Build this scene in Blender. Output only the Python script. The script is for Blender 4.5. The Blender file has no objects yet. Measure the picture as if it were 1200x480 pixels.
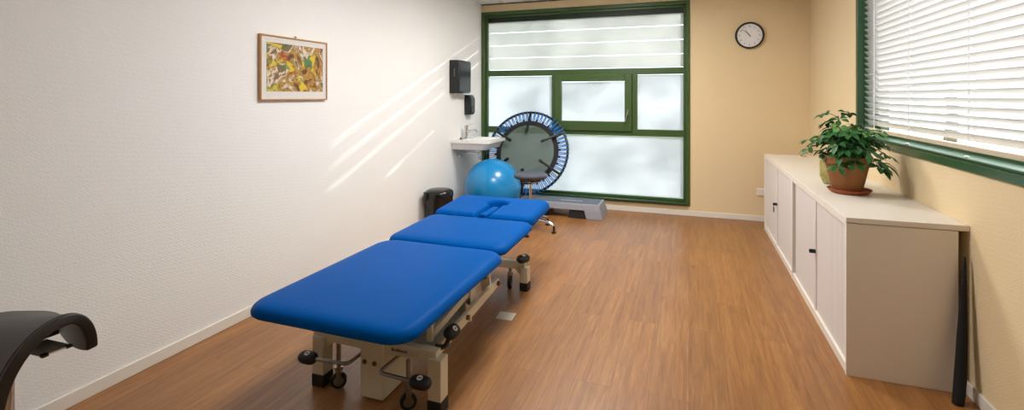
import bpy, bmesh, math, random
from mathutils import Vector, Matrix
PI = math.pi
SC = bpy.context.scene
COL = SC.collection

# ------------------------------------------------------------------ camera, world, sun, lamps, exposure
cam_d = bpy.data.cameras.new('camera'); cam = bpy.data.objects.new('camera', cam_d); COL.objects.link(cam)
cam.location = (0, 0, 1.42); cam.rotation_euler = (PI/2, 0, 0.3434)
cam_d.sensor_width = 36; cam_d.lens = 580.18/1200*36
cam_d.shift_y = (112.07-240)/1200; cam_d.clip_start = 0.05
SC.camera = cam
SC.view_settings.view_transform = 'Standard'; SC.view_settings.look = 'None'
SC.view_settings.gamma = 1.0; SC.view_settings.use_curve_mapping = False
SC.view_settings.exposure = 0.08

w = bpy.data.worlds.new('sky'); SC.world = w; w.use_nodes = True
bgn = w.node_tree.nodes['Background']; bgn.inputs[0].default_value = (0.80, 0.90, 1.0, 1); bgn.inputs[1].default_value = 2.9

def light(name, kind, loc, energy, color=(1, 1, 1), aim=None, **kw):
    d = bpy.data.lights.new(name, kind); d.energy = energy; d.color = color
    for k, v in kw.items(): setattr(d, k, v)
    o = bpy.data.objects.new(name, d); COL.objects.link(o); o.location = loc
    if aim is not None: o.rotation_euler = Vector(aim).to_track_quat('-Z', 'Y').to_euler()
    return o
light('sun', 'SUN', (6, 12, 6), 10.5, (1.0, 0.96, 0.92), aim=(-2.578, -3.11, -1.25), angle=math.radians(1.0))
# ceiling lamps of the room, all above or behind the frame
for ly, e in ((-0.4, 5), (2.9, 40), (4.6, 44)):
    light('ceiling_lamp', 'AREA', (-0.9, ly, 2.60), e*1.15, (1.0, 0.975, 0.93), aim=(0, 0, -1), shape='RECTANGLE', size=0.6, size_y=0.6)
# added area light standing in for sky outside the long side window
light('side_sky_fill', 'AREA', (2.6, 2.4, 2.3), 185, (0.95, 0.98, 1.0), aim=(-1, 0, -0.12), shape='RECTANGLE', size=5.4, size_y=2.6)

# ------------------------------------------------------------------ materials
def S(r, g, b):
    f = lambda c: (c/255/12.92) if c/255 <= 0.04045 else ((c/255+0.055)/1.055)**2.4
    return (f(r), f(g), f(b), 1)
def mat(name, col, rough=0.5, metal=0.0, spec=0.5, bump=None, var=None, coat=0.0, tint=None, **kw):
    m = bpy.data.materials.new(name); m.use_nodes = True; nt = m.node_tree
    p = nt.nodes['Principled BSDF']; L = nt.links.new
    p.inputs['Base Color'].default_value = col; p.inputs['Roughness'].default_value = rough
    p.inputs['Metallic'].default_value = metal; p.inputs['Specular IOR Level'].default_value = spec
    p.inputs['Coat Weight'].default_value = coat
    if tint: p.inputs['Specular Tint'].default_value = tint
    for k, v in kw.items(): p.inputs[k].default_value = v
    tc = nt.nodes.new('ShaderNodeTexCoord')
    if var or bump:
        n = nt.nodes.new('ShaderNodeTexNoise'); n.inputs['Scale'].default_value = (var or bump)[0]; n.inputs['Detail'].default_value = 4
        L(tc.outputs['Object'], n.inputs['Vector'])
    if var:
        mx = nt.nodes.new('ShaderNodeMix'); mx.data_type = 'RGBA'
        k = var[1]; mx.inputs['A'].default_value = tuple(c*(1-k) for c in col[:3])+(1,); mx.inputs['B'].default_value = tuple(min(1, c*(1+k)) for c in col[:3])+(1,)
        L(n.outputs['Fac'], mx.inputs['Factor']); L(mx.outputs['Result'], p.inputs['Base Color'])
    if bump:
        if var:
            n = nt.nodes.new('ShaderNodeTexNoise'); n.inputs['Scale'].default_value = bump[0]; L(tc.outputs['Object'], n.inputs['Vector'])
        b = nt.nodes.new('ShaderNodeBump'); b.inputs['Strength'].default_value = bump[1]; b.inputs['Distance'].default_value = bump[2]
        L(n.outputs['Fac'], b.inputs['Height']); L(b.outputs['Normal'], p.inputs['Normal'])
    return m

def wallpaper(name, col, sc=(1, 1, 1)):
    m = mat(name, col, 0.85, spec=0.2, var=(1.3, 0.03)); nt = m.node_tree; L = nt.links.new
    p = nt.nodes['Principled BSDF']; tc = [n for n in nt.nodes if n.type == 'TEX_COORD'][0]
    mp = nt.nodes.new('ShaderNodeMapping'); mp.inputs['Rotation'].default_value = (0.5, 0.5, 0.2); L(tc.outputs['Object'], mp.inputs['Vector'])
    v = nt.nodes.new('ShaderNodeTexVoronoi'); v.inputs['Scale'].default_value = 105; v.inputs['Randomness'].default_value = 0.45
    mp.inputs['Scale'].default_value = (1, 1, 0.8); L(mp.outputs['Vector'], v.inputs['Vector'])
    b = nt.nodes.new('ShaderNodeBump'); b.inputs['Strength'].default_value = 0.30; b.inputs['Distance'].default_value = 0.003
    L(v.outputs['Distance'], b.inputs['Height']); L(b.outputs['Normal'], p.inputs['Normal'])
    return m

def floor_mat():
    m = mat('wood_vinyl', S(150, 100, 60), 0.42, spec=0.45); nt = m.node_tree; L = nt.links.new; N = nt.nodes.new
    p = nt.nodes['Principled BSDF']; tc = N('ShaderNodeTexCoord'); p.inputs['Coat Weight'].default_value = 0.35; p.inputs['Coat Roughness'].default_value = 0.30
    sp = N('ShaderNodeSeparateXYZ'); L(tc.outputs['Object'], sp.inputs[0])
    cb = N('ShaderNodeCombineXYZ'); L(sp.outputs['Y'], cb.inputs['X']); L(sp.outputs['X'], cb.inputs['Y'])
    br = N('ShaderNodeTexBrick'); br.inputs['Scale'].default_value = 1.0; br.inputs['Brick Width'].default_value = 1.22; br.inputs['Row Height'].default_value = 0.18
    br.inputs['Mortar Size'].default_value = 0.0012; br.inputs['Mortar Smooth'].default_value = 0.3; br.offset = 0.37
    br.inputs['Color1'].default_value = (0.2, 0.2, 0.2, 1); br.inputs['Color2'].default_value = (0.8, 0.8, 0.8, 1); br.inputs['Mortar'].default_value = (0, 0, 0, 1)
    L(cb.outputs[0], br.inputs['Vector'])
    # grain, shifted per plank
    ad = N('ShaderNodeVectorMath'); ad.operation = 'MULTIPLY_ADD'; ad.inputs[1].default_value = (9, 9, 9); L(br.outputs['Color'], ad.inputs[0]); L(tc.outputs['Object'], ad.inputs[2])
    mp = N('ShaderNodeMapping'); mp.inputs['Scale'].default_value = (22, 1.3, 1); L(ad.outputs[0], mp.inputs['Vector'])
    n1 = N('ShaderNodeTexNoise'); n1.inputs['Scale'].default_value = 1.6; n1.inputs['Detail'].default_value = 7; n1.inputs['Roughness'].default_value = 0.62; n1.inputs['Distortion'].default_value = 0.6; L(mp.outputs[0], n1.inputs['Vector'])
    mp2 = N('ShaderNodeMapping'); mp2.inputs['Scale'].default_value = (90, 5, 1); L(ad.outputs[0], mp2.inputs['Vector'])
    n2 = N('ShaderNodeTexNoise'); n2.inputs['Scale'].default_value = 2.0; n2.inputs['Detail'].default_value = 3; L(mp2.outputs[0], n2.inputs['Vector'])
    ra = N('ShaderNodeValToRGB'); e = ra.color_ramp.elements
    e[0].position = 0.22; e[0].color = S(116, 73, 34); e[1].position = 0.78; e[1].color = S(170, 121, 66)
    q = e.new(0.48); q.color = S(147, 97, 49)
    L(n1.outputs['Fac'], ra.inputs[0])
    mx = N('ShaderNodeMix'); mx.data_type = 'RGBA'; mx.blend_type = 'OVERLAY'; mx.inputs['Factor'].default_value = 0.30
    L(ra.outputs[0], mx.inputs['A']); L(n2.outputs['Fac'], mx.inputs['B'])
    mx2 = N('ShaderNodeMix'); mx2.data_type = 'RGBA'; mx2.blend_type = 'OVERLAY'; mx2.inputs['Factor'].default_value = 0.16
    L(mx.outputs['Result'], mx2.inputs['A']); L(br.outputs['Color'], mx2.inputs['B'])
    mx3 = N('ShaderNodeMix'); mx3.data_type = 'RGBA'; L(mx2.outputs['Result'], mx3.inputs['A']); mx3.inputs['B'].default_value = S(92, 58, 34)
    ml = N('ShaderNodeMath'); ml.operation = 'MULTIPLY'; ml.inputs[1].default_value = 0.6; L(br.outputs['Fac'], ml.inputs[0]); L(ml.outputs[0], mx3.inputs['Factor'])
    L(mx3.outputs['Result'], p.inputs['Base Color'])
    b = N('ShaderNodeBump'); b.inputs['Strength'].default_value = 0.25; b.inputs['Distance'].default_value = 0.002
    L(n2.outputs['Fac'], b.inputs['Height']); L(b.outputs[0], p.inputs['Normal'])
    return m

def film_mat(name, col, t):
    m = bpy.data.materials.new(name); m.use_nodes = True; nt = m.node_tree; nt.nodes.clear(); N = nt.nodes.new; L = nt.links.new
    o = N('ShaderNodeOutputMaterial'); tr = N('ShaderNodeBsdfTranslucent'); df = N('ShaderNodeBsdfDiffuse'); mx = N('ShaderNodeMixShader')
    tr.inputs[0].default_value = col; df.inputs[0].default_value = col; mx.inputs[0].default_value = t
    L(df.outputs[0], mx.inputs[1]); L(tr.outputs[0], mx.inputs[2]); L(mx.outputs[0], o.inputs[0])
    return m
def clear_mat(name, col=(0.97, 0.99, 0.98, 1), gloss=0.06, rough=0.02):
    m = bpy.data.materials.new(name); m.use_nodes = True; nt = m.node_tree; nt.nodes.clear(); N = nt.nodes.new; L = nt.links.new
    o = N('ShaderNodeOutputMaterial'); tr = N('ShaderNodeBsdfTransparent'); gl = N('ShaderNodeBsdfGlossy'); mx = N('ShaderNodeMixShader')
    tr.inputs[0].default_value = col; gl.inputs['Roughness'].default_value = rough; mx.inputs[0].default_value = gloss
    L(tr.outputs[0], mx.inputs[1]); L(gl.outputs[0], mx.inputs[2]); L(mx.outputs[0], o.inputs[0])
    return m
def mesh_fabric(name, col, thru):
    m = bpy.data.materials.new(name); m.use_nodes = True; nt = m.node_tree; N = nt.nodes.new; L = nt.links.new
    p = nt.nodes['Principled BSDF']; p.inputs['Base Color'].default_value = col; p.inputs['Roughness'].default_value = 0.7
    o = [n for n in nt.nodes if n.type == 'OUTPUT_MATERIAL'][0]; tr = N('ShaderNodeBsdfTransparent'); mx = N('ShaderNodeMixShader'); mx.inputs[0].default_value = thru
    L(p.outputs[0], mx.inputs[1]); L(tr.outputs[0], mx.inputs[2]); L(mx.outputs[0], o.inputs[0])
    return m
def art_mat():
    m = mat('abstract_art', (1, 1, 1, 1), 0.6); nt = m.node_tree; N = nt.nodes.new; L = nt.links.new; p = nt.nodes['Principled BSDF']
    tc = N('ShaderNodeTexCoord'); mp = N('ShaderNodeMapping'); mp.inputs['Location'].default_value = (3.1, 1.7, 0.4); L(tc.outputs['Object'], mp.inputs[0])
    n = N('ShaderNodeTexNoise'); n.inputs['Scale'].default_value = 7; n.inputs['Detail'].default_value = 5; n.inputs['Distortion'].default_value = 1.4; L(mp.outputs[0], n.inputs['Vector'])
    r = N('ShaderNodeValToRGB'); e = r.color_ramp.elements
    cols = [(0.0, (60, 34, 20)), (0.36, (92, 56, 28)), (0.42, (172, 116, 40)), (0.46, (192, 156, 52)), (0.50, (126, 78, 34)), (0.54, (196, 168, 120)), (0.57, (226, 220, 205)), (0.60, (140, 84, 40)), (0.66, (60, 110, 60)), (0.8, (180, 60, 44))]
    e[0].position = cols[0][0]; e[0].color = S(*cols[0][1]); e[1].position = cols[-1][0]; e[1].color = S(*cols[-1][1])
    for ps, c in cols[1:-1]: q = e.new(ps); q.color = S(*c)
    L(n.outputs['Fac'], r.inputs[0])
    mp2 = N('ShaderNodeMapping'); mp2.inputs['Scale'].default_value = (1, 1.0, 1.8); mp2.inputs['Location'].default_value = (0, 0.33, 0.7); L(tc.outputs['Object'], mp2.inputs[0])
    n2 = N('ShaderNodeTexNoise'); n2.inputs['Scale'].default_value = 5.5; n2.inputs['Detail'].default_value = 2; L(mp2.outputs[0], n2.inputs['Vector'])
    r2 = N('ShaderNodeValToRGB'); e = r2.color_ramp.elements
    cols = [(0.30, (50, 120, 90)), (0.40, (90, 130, 60)), (0.44, (214, 190, 40)), (0.52, (214, 190, 40)), (0.56, (150, 70, 30)), (0.64, (196, 50, 50))]
    e[0].position = cols[0][0]; e[0].color = S(*cols[0][1]); e[1].position = cols[-1][0]; e[1].color = S(*cols[-1][1])
    for ps, c in cols[1:-1]: q = e.new(ps); q.color = S(*c)
    L(n2.outputs['Fac'], r2.inputs[0])
    v = N('ShaderNodeTexNoise'); v.inputs['Scale'].default_value = 9; v.inputs['Detail'].default_value = 3; L(tc.outputs['Object'], v.inputs['Vector'])
    st = N('ShaderNodeValToRGB'); st.color_ramp.elements[0].position = 0.55; st.color_ramp.elements[1].position = 0.62; L(v.outputs['Fac'], st.inputs[0])
    mx = N('ShaderNodeMix'); mx.data_type = 'RGBA'; L(st.outputs[0], mx.inputs['Factor']); L(r.outputs[0], mx.inputs['A']); L(r2.outputs[0], mx.inputs['B'])
    L(mx.outputs['Result'], p.inputs['Base Color'])
    return m

M = dict(
    wall_white=wallpaper('wallpaper_white', S(240, 239, 237)), wall_cream=wallpaper('wallpaper_cream', S(230, 208, 168)),
    ceiling=mat('ceiling_paint', S(222, 222, 224), 0.9), floor=floor_mat(),
    skirt=mat('skirting_paint', S(232, 226, 216), 0.5), green=mat('green_paint', S(64, 90, 46), 0.32, spec=0.5, var=(3, 0.06)),
    green2=mat('green_paint_side', S(44, 82, 48), 0.3, spec=0.5), dkgreen=mat('green_seal', S(18, 38, 20), 0.5),
    film=film_mat('frosted_film', (0.71, 0.73, 0.76, 1), 0.62), film_top=film_mat('frosted_film_top', (0.69, 0.69, 0.68, 1), 0.62),
    glass=clear_mat('window_glass'), slat=film_mat('white_slat', (0.78, 0.77, 0.76, 1), 0.16),
    cord=mat('white_cord', S(245, 245, 245), 0.7), rail=mat('blind_rail', S(214, 196, 172), 0.5),
    blue=mat('blue_vinyl', S(0, 78, 154), 0.44, spec=0.16, tint=(0.16, 0.45, 1.0, 1), IOR=1.22, var=(5, 0.05), bump=(260, 0.12, 0.002)),
    beige=mat('beige_enamel', S(214, 205, 182), 0.35, var=(4, 0.04)), pale=mat('pale_enamel', S(210, 212, 205), 0.35),
    black=mat('black_rubber', S(20, 20, 22), 0.55), gloss_black=mat('gloss_black', S(16, 17, 19), 0.22, spec=0.5), satin_black=mat('satin_black', S(20, 22, 26), 0.3, spec=0.5),
    chrome=mat('chrome', S(215, 215, 218), 0.14, 1.0), steel=mat('steel', S(150, 148, 142), 0.32, 1.0), brass=mat('worn_bolt', S(120, 95, 60), 0.4, 0.8),
    ceramic=mat('ceramic', S(238, 238, 236), 0.12, coat=0.4), white=mat('cabinet_white', S(232, 224, 212), 0.45), tambour=mat('tambour', S(226, 218, 214), 0.5),
    gap=mat('dark_gap', S(40, 32, 28), 0.9), terracotta=mat('terracotta', S(150, 98, 56), 0.8, var=(9, 0.12)), saucer=mat('terracotta_red', S(156, 80, 40), 0.7, var=(9, 0.08)),
    soil=mat('soil', S(46, 32, 24), 0.95, bump=(60, 0.8, 0.01)), leaf=mat('leaf', S(40, 98, 42), 0.5, var=(16, 0.45)), leaf2=mat('leaf_light', S(96, 152, 72), 0.45, var=(14, 0.3)), stem=mat('stem', S(92, 104, 50), 0.7),
    ball=mat('ball_blue', S(16, 132, 194), 0.28, spec=0.5, coat=0.25, **{'Coat Roughness': 0.1}), tramp_mat=mesh_fabric('jumping_mesh', S(92, 110, 98), 0.34), hem=mat('black_hem', S(18, 20, 22), 0.7),
    rope=mat('blue_bungee', S(20, 120, 205), 0.5), rope_dark=mat('navy_bungee', S(20, 40, 62), 0.6),
    grey=mat('step_grey', S(150, 152, 162), 0.5, var=(7, 0.05)), dgrey=mat('step_top', S(96, 104, 116), 0.75, bump=(220, 0.5, 0.003)), mark=mat('pale_print', S(180, 186, 194), 0.6),
    seat=mat('stool_vinyl', S(80, 84, 100), 0.3), seat_side=mat('stool_side', S(64, 56, 52), 0.4), leather=mat('black_leather', S(33, 30, 24), 0.40, var=(6, 0.15), bump=(180, 0.2, 0.002)), seam=mat('seam_thread', S(30, 27, 23), 0.8),
    gold=mat('gilt_wood', S(188, 140, 84), 0.4), paper=mat('white_paper', S(226, 222, 218), 0.8), art=art_mat(),
    clockface=mat('clock_face', S(236, 236, 238), 0.5), ink=mat('ink', S(22, 22, 24), 0.5), cover=mat('floor_cover', S(200, 190, 172), 0.5),
    blackcloth=mat('black_cloth', S(10, 12, 17), 0.8), vase=clear_mat('vase_glass', (0.88, 0.88, 0.68, 1), 0.12, 0.05), sand=mat('vase_fill', S(196, 180, 120), 0.8),
    lawn=mat('lawn', S(104, 128, 74), 0.9, var=(2, 0.3)), pale_ground=mat('pale_ground', S(206, 205, 198), 0.9, var=(2, 0.08)), outleaf=mat('outside_leaf', S(84, 120, 50), 0.6), bark=mat('bark', S(88, 72, 54), 0.9), emblem=mat('emblem_blue', S(60, 84, 150), 0.5), orange=mat('orange_label', S(206, 150, 76), 0.6), plastic=mat('white_plastic', S(235, 230, 220), 0.4))

# ------------------------------------------------------------------ mesh helpers
def add_box(bm, x0, x1, y0, y1, z0, z1, mt=None):
    c = ((x0+x1)/2, (y0+y1)/2, (z0+z1)/2)
    m = Matrix.Translation(c) @ Matrix.Diagonal((abs(x1-x0), abs(y1-y0), abs(z1-z0), 1))
    if mt is not None: m = mt @ m
    return bmesh.ops.create_cube(bm, size=1, matrix=m)['verts']
def bx(*a):
    bm = bmesh.new(); add_box(bm, *a); return bm
def bar(bm, a, b, wx, wz, up=(0, 0, 1)):           # box beam between two points
    a, b = Vector(a), Vector(b); d = b-a; L = d.length; z = d.normalized(); x = Vector(up).cross(z)
    if x.length < 1e-4: x = Vector((1, 0, 0))
    x.normalize(); y = z.cross(x)
    m = Matrix((x, y, z)).transposed().to_4x4(); m.translation = (a+b)/2
    bmesh.ops.create_cube(bm, size=1, matrix=m @ Matrix.Diagonal((wx, wz, L, 1)))
def smooth_path(pts, n=6):
    P = [Vector(p) for p in pts]; out = []
    for i in range(len(P)-1):
        p0, p1, p2, p3 = P[max(i-1, 0)], P[i], P[i+1], P[min(i+2, len(P)-1)]
        for k in range(n):
            t = k/n; out.append(0.5*((2*p1)+(p2-p0)*t+(2*p0-5*p1+4*p2-p3)*t*t+(3*p1-p0-3*p2+p3)*t**3))
    out.append(P[-1]); return out
def tube(bm, pts, r, seg=10, cap=True, flat=1.0):
    P = [Vector(p) for p in pts]; R = r if isinstance(r, (list, tuple)) else [r]*len(P); rings = []; prev = None
    for i, p in enumerate(P):
        d = (P[min(i+1, len(P)-1)]-P[max(i-1, 0)]).normalized()
        if prev is None:
            x = d.orthogonal().normalized()
        else:
            x = (prev-d*prev.dot(d)).normalized()
        prev = x; y = d.cross(x)
        rings.append([bm.verts.new(p+(x*math.cos(2*PI*k/seg)+y*math.sin(2*PI*k/seg)*flat)*R[i]) for k in range(seg)])
    for a, b in zip(rings, rings[1:]):
        for k in range(seg): bm.faces.new((a[k], a[(k+1) % seg], b[(k+1) % seg], b[k]))
    if cap:
        bm.faces.new(list(reversed(rings[0]))); bm.faces.new(rings[-1])
def tb(pts, r, seg=10, **k):
    bm = bmesh.new(); tube(bm, pts, r, seg, **k); return bm
def lathe(bm, prof, c=(0, 0, 0), seg=40, mt=None):   # prof: (radius, z)
    c = Vector(c); rings = []
    for r, z in prof:
        if r < 1e-5: rings.append([bm.verts.new(c+Vector((0, 0, z)))])
        else: rings.append([bm.verts.new(c+Vector((r*math.cos(2*PI*k/seg), r*math.sin(2*PI*k/seg), z))) for k in range(seg)])
    for a, b in zip(rings, rings[1:]):
        for k in range(seg):
            k2 = (k+1) % seg
            if len(a) == 1 and len(b) == 1: continue
            if len(a) == 1: bm.faces.new((a[0], b[k2], b[k]))
            elif len(b) == 1: bm.faces.new((a[k], a[k2], b[0]))
            else: bm.faces.new((a[k], a[k2], b[k2], b[k]))
    if mt is not None: bmesh.ops.transform(bm, matrix=mt, verts=[v for g in rings for v in g])
def lt(prof, c=(0, 0, 0), seg=40):
    bm = bmesh.new(); lathe(bm, prof, c, seg); return bm
def cyl(bm, a, b, r, seg=20): tube(bm, [a, b], r, seg)
def prism(bm, pts, axis, lo, hi):                  # pts 2D polygon extruded along axis
    def V(p, t):
        return (t, p[0], p[1]) if axis == 'X' else ((p[0], t, p[1]) if axis == 'Y' else (p[0], p[1], t))
    A = [bm.verts.new(V(p, lo)) for p in pts]; B = [bm.verts.new(V(p, hi)) for p in pts]; n = len(pts)
    bm.faces.new(A); bm.faces.new(list(reversed(B)))
    for i in range(n): bm.faces.new((A[i], B[i], B[(i+1) % n], A[(i+1) % n]))
def wpos(o):
    v = Vector((0, 0, 0))
    while o is not None: v += o.location; o = o.parent
    return v
def obj(name, bm, m, parent=None, smooth=False, bevel=0.0, seg=2, local=False, subsurf=0):
    if parent is not None and not local: bmesh.ops.translate(bm, vec=-wpos(parent), verts=bm.verts)
    bmesh.ops.recalc_face_normals(bm, faces=bm.faces)
    me = bpy.data.meshes.new(name); bm.to_mesh(me); bm.free(); me.materials.append(m)
    o = bpy.data.objects.new(name, me); COL.objects.link(o)
    if parent is not None: o.parent = parent
    if smooth:
        me.polygons.foreach_set('use_smooth', [True]*len(me.polygons)); me.set_sharp_from_angle(angle=math.radians(42))
    if bevel:
        b = o.modifiers.new('bevel', 'BEVEL'); b.width = bevel; b.segments = seg; b.limit_method = 'ANGLE'; b.angle_limit = math.radians(35); b.harden_normals = False
        me.polygons.foreach_set('use_smooth', [True]*len(me.polygons)); me.set_sharp_from_angle(angle=math.radians(60))
    if subsurf:
        s = o.modifiers.new('subsurf', 'SUBSURF'); s.levels = subsurf; s.render_levels = subsurf
    return o
def thing(name, label, cat, loc=(0, 0, 0), group=None):
    o = bpy.data.objects.new(name, None); o.empty_display_size = 0.1; COL.objects.link(o); o.location = loc
    o['label'] = label; o['category'] = cat
    if group: o['group'] = group
    return o
def tag(o, label, cat, group=None, kind=None):
    o['label'] = label; o['category'] = cat
    if group: o['group'] = group
    if kind: o['kind'] = kind
    return o
def struct(name, bm, m, parent=None, **k):
    o = obj(name, bm, m, parent, **k)
    if parent is None: o['kind'] = 'structure'
    return o
def text_bm(s, size, depth=0.0006):
    cu = bpy.data.curves.new('lettering', 'FONT'); cu.body = s; cu.size = size; cu.align_x = 'CENTER'; cu.align_y = 'CENTER'; cu.extrude = depth
    t = bpy.data.objects.new('lettering', cu); COL.objects.link(t); bpy.context.view_layer.update()
    me = bpy.data.meshes.new_from_object(t.evaluated_get(bpy.context.evaluated_depsgraph_get()))
    bm = bmesh.new(); bm.from_mesh(me); bpy.data.objects.remove(t); bpy.data.meshes.remove(me); return bm

# ------------------------------------------------------------------ room shell
XL, XR, YB, YF, ZC = -2.669, 1.2544, 6.2285, -2.4, 2.661
struct('floor', bx(XL-0.2, XR+0.2, YF-0.2, YB+0.2, -0.12, 0), M['floor'])
struct('ceiling', bx(XL-0.2, XR+0.2, YF-0.2, YB+0.2, ZC, ZC+0.12), M['ceiling'])
struct('wall_left', bx(XL-0.15, XL, YF, YB+0.2, 0, ZC), M['wall_white'])
struct('wall_front', bx(XL-0.15, XR+0.15, YF-0.15, YF, 0, ZC), M['wall_cream'])
# back wall around window_1
WX0, WX1, WZ0, WZ1 = XL+0.002, 0.011, 0.113, 2.554
bm = bmesh.new()
add_box(bm, XL, WX1, YB, YB+0.2, 0, WZ0); add_box(bm, XL, WX1, YB, YB+0.2, WZ1, ZC); add_box(bm, WX1, XR+0.2, YB, YB+0.2, 0, ZC)
struct('wall_back', bm, M['wall_cream'])
# right wall around window_2
RY0, RY1, RZ0, RZ1 = -0.3, 4.60, 1.06, 2.56
bm = bmesh.new()
add_box(bm, XR, XR+0.2, YF, RY0, 0, ZC); add_box(bm, XR, XR+0.2, RY1, YB+0.01, 0, ZC)
add_box(bm, XR, XR+0.2, RY0, RY1, 0, RZ0); add_box(bm, XR, XR+0.2, RY0, RY1, RZ1, ZC)
struct('wall_right', bm, M['wall_cream'])
struct('baseboard_left', bx(XL, XL+0.013, YF, YB, 0, 0.065), M['skirt'], bevel=0.003)
struct('baseboard_back', bx(XL+0.013, XR, YB-0.013, YB, 0, 0.062), M['skirt'], bevel=0.003)
struct('baseboard_right', bx(XR-0.013, XR, YF, YB-0.013, 0, 0.065), M['skirt'], bevel=0.003)
# grid joints of the suspended ceiling
bm = bmesh.new()
for k in range(7): add_box(bm, XL+0.6*k+0.33, XL+0.6*k+0.345, YF, YB, ZC-0.004, ZC)
for k in range(14): add_box(bm, XL, XR, YF+0.6*k+0.2, YF+0.6*k+0.215, ZC-0.004, ZC)
struct('trim_1', bm, M['rail'])
struct('trim_2', bx(XL, XR, YB-0.012, YB, ZC-0.012, ZC), M['gap'])

# ------------------------------------------------------------------ window_1 (back wall)
YG = 6.30
def ring(bm, x0, x1, z0, z1, wd, y0, y1, wb=None):
    wb = wd if wb is None else wb
    add_box(bm, x0, x0+wd, y0, y1, z0, z1); add_box(bm, x1-wd, x1, y0, y1, z0, z1)
    add_box(bm, x0+wd, x1-wd, y0, y1, z1-wd, z1); add_box(bm, x0+wd, x1-wd, y0, y1, z0, z0+wb)
bm = bmesh.new()
ring(bm, WX0, WX1, WZ0, WZ1, 0.045, 6.215, 6.255)            # casing at the wall face
ring(bm, WX0, WX1, WZ0, WZ1, 0.045, 6.255, 6.345)
ring(bm, WX0+0.045, WX1-0.045, WZ0+0.045, WZ1-0.045, 0.03, 6.262, 6.345)
win1 = struct('window_1', bm, M['green'], bevel=0.004)
bm = bmesh.new(); ring(bm, WX0+0.05, WX1-0.05, 2.418, 2.49, 0.01, 6.285, 6.34); add_box(bm, WX0+0.05, WX1-0.05, 6.28, 6.34, 2.418, 2.49)
obj('window_head', bm, M['dkgreen'], win1)
gx0, gx1, gt, gb = -2.600, -0.091, 2.418, 0.198
bm = bmesh.new()
add_box(bm, gx0, -0.06, 6.268, 6.345, 1.683, 1.762); add_box(bm, gx0, -0.06, 6.268, 6.345, 0.922, 1.005)
add_box(bm, -1.690, -1.645, 6.268, 6.345, 1.005, 1.683); add_box(bm, -0.664, -0.602, 6.268, 6.345, 1.005, 1.683)
obj('window_bar', bm, M['green'], win1, bevel=0.004)
bm = bmesh.new(); ring(bm, -1.645, -0.664, 0.978, 1.690, 0.088, 6.240, 6.30, 0.12)
sash = obj('window_sash', bm, M['green'], win1, bevel=0.005)
bm = bmesh.new(); add_box(bm, -0.722, -0.700, 6.228, 6.240, 1.17, 1.25); tube(bm, [(-0.711, 6.228, 1.215), (-0.711, 6.205, 1.215), (-0.722, 6.198, 1.18), (-0.735, 6.196, 1.10)], 0.008)
obj('window_handle', bm, M['steel'], sash, smooth=True)
bm = bmesh.new(); add_box(bm, WX0+0.04, WX1-0.04, 6.175, 6.262, WZ0+0.02, WZ0+0.045)
obj('window_sill', bm, M['green2'], win1, bevel=0.006)
# glass and frosted film; narrow clear slits are left between the film strips
panes = [(gx0, gx1, 1.762, gt), (gx0, -1.690, 1.005, 1.683), (-1.557, -0.752, 1.098, 1.602), (-0.602, gx1, 1.005, 1.683), (gx0, gx1, gb, 0.922)]
for x0, x1, z0, z1 in panes: obj('window_glass', bx(x0-0.01, (-0.055 if x1 == gx1 else x1+0.01), 6.322, 6.328, z0-0.01, z1+0.01), M['glass'], win1)
def film(x0, x1, z0, z1, m): obj('frosted_film', bx(x0, x1, YG, YG+0.0015, z0, z1), m, win1)
g = 0.0075
zs = [1.762, 1.925, 2.095, 2.268, gt]
for a, b in zip(zs, zs[1:]): film(gx0-0.005, -0.055, a+g, b-0.001, M['film_top'])
for x0, x1, z0, z1 in panes[1:]: film(x0-0.005, (-0.055 if x1 == gx1 else x1+0.005), z0-0.004, z1-0.007, M['film'])

# ------------------------------------------------------------------ window_2 (right wall) and its blind
bm = bmesh.new()
def ringY(bm, y0, y1, z0, z1, wd, x0, x1):
    add_box(bm, x0, x1, y0, y0+wd, z0, z1); add_box(bm, x0, x1, y1-wd, y1, z0, z1)
    add_box(bm, x0, x1, y0+wd, y1-wd, z0, z0+wd); add_box(bm, x0, x1, y0+wd, y1-wd, z1-wd, z1)
ringY(bm, RY0, RY1, RZ0, RZ1, 0.045, XR-0.014, XR+0.03)
ringY(bm, RY0, RY1, RZ0, RZ1, 0.045, XR+0.03, XR+0.19)
ringY(bm, RY0+0.045, RY1-0.045, RZ0+0.045, RZ1-0.045, 0.05, XR+0.12, XR+0.18)
win2 = struct('window_2', bm, M['green2'], bevel=0.004)
obj('window_sill', bx(XR-0.004, XR+0.125, RY0+0.045, RY1-0.045, RZ0+0.045, RZ0+0.058), M['green2'], win2, bevel=0.004)
obj('window_glass', bx(XR+0.145, XR+0.15, RY0+0.09, RY1-0.09, RZ0+0.09, RZ1-0.09), M['glass'], win2)

BY0, BY1 = RY0+0.055, RY1-0.052
blind = thing('venetian_blind', 'long white slatted venetian blind hanging in the right-hand window', 'blind', (XR+0.05, (BY0+BY1)/2, RZ1-0.05))
bm = bmesh.new(); xi, xo = XR+0.030, XR+0.063; z = 1.195; nsl = 0
while z < RZ1-0.10:
    prof = []
    for k in range(7):
        t = k/6; prof.append((xi+(xo-xi)*t, z+0.0395*(1-t)+0.0045*math.sin(PI*t)))
    A = [bm.verts.new((p[0], BY0, p[1])) for p in prof]; B = [bm.verts.new((p[0], BY1, p[1])) for p in prof]
    for k in range(6): bm.faces.new((A[k], A[k+1], B[k+1], B[k]))
    z += 0.0435; nsl += 1
sl = obj('slats', bm, M['slat'], blind, smooth=True)
so = sl.modifiers.new('thickness', 'SOLIDIFY'); so.thickness = 0.0022
obj('bottom_rail', bx(xi-0.002, xo, BY0, BY1, 1.150, 1.176), M['rail'], blind, bevel=0.004)
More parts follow.
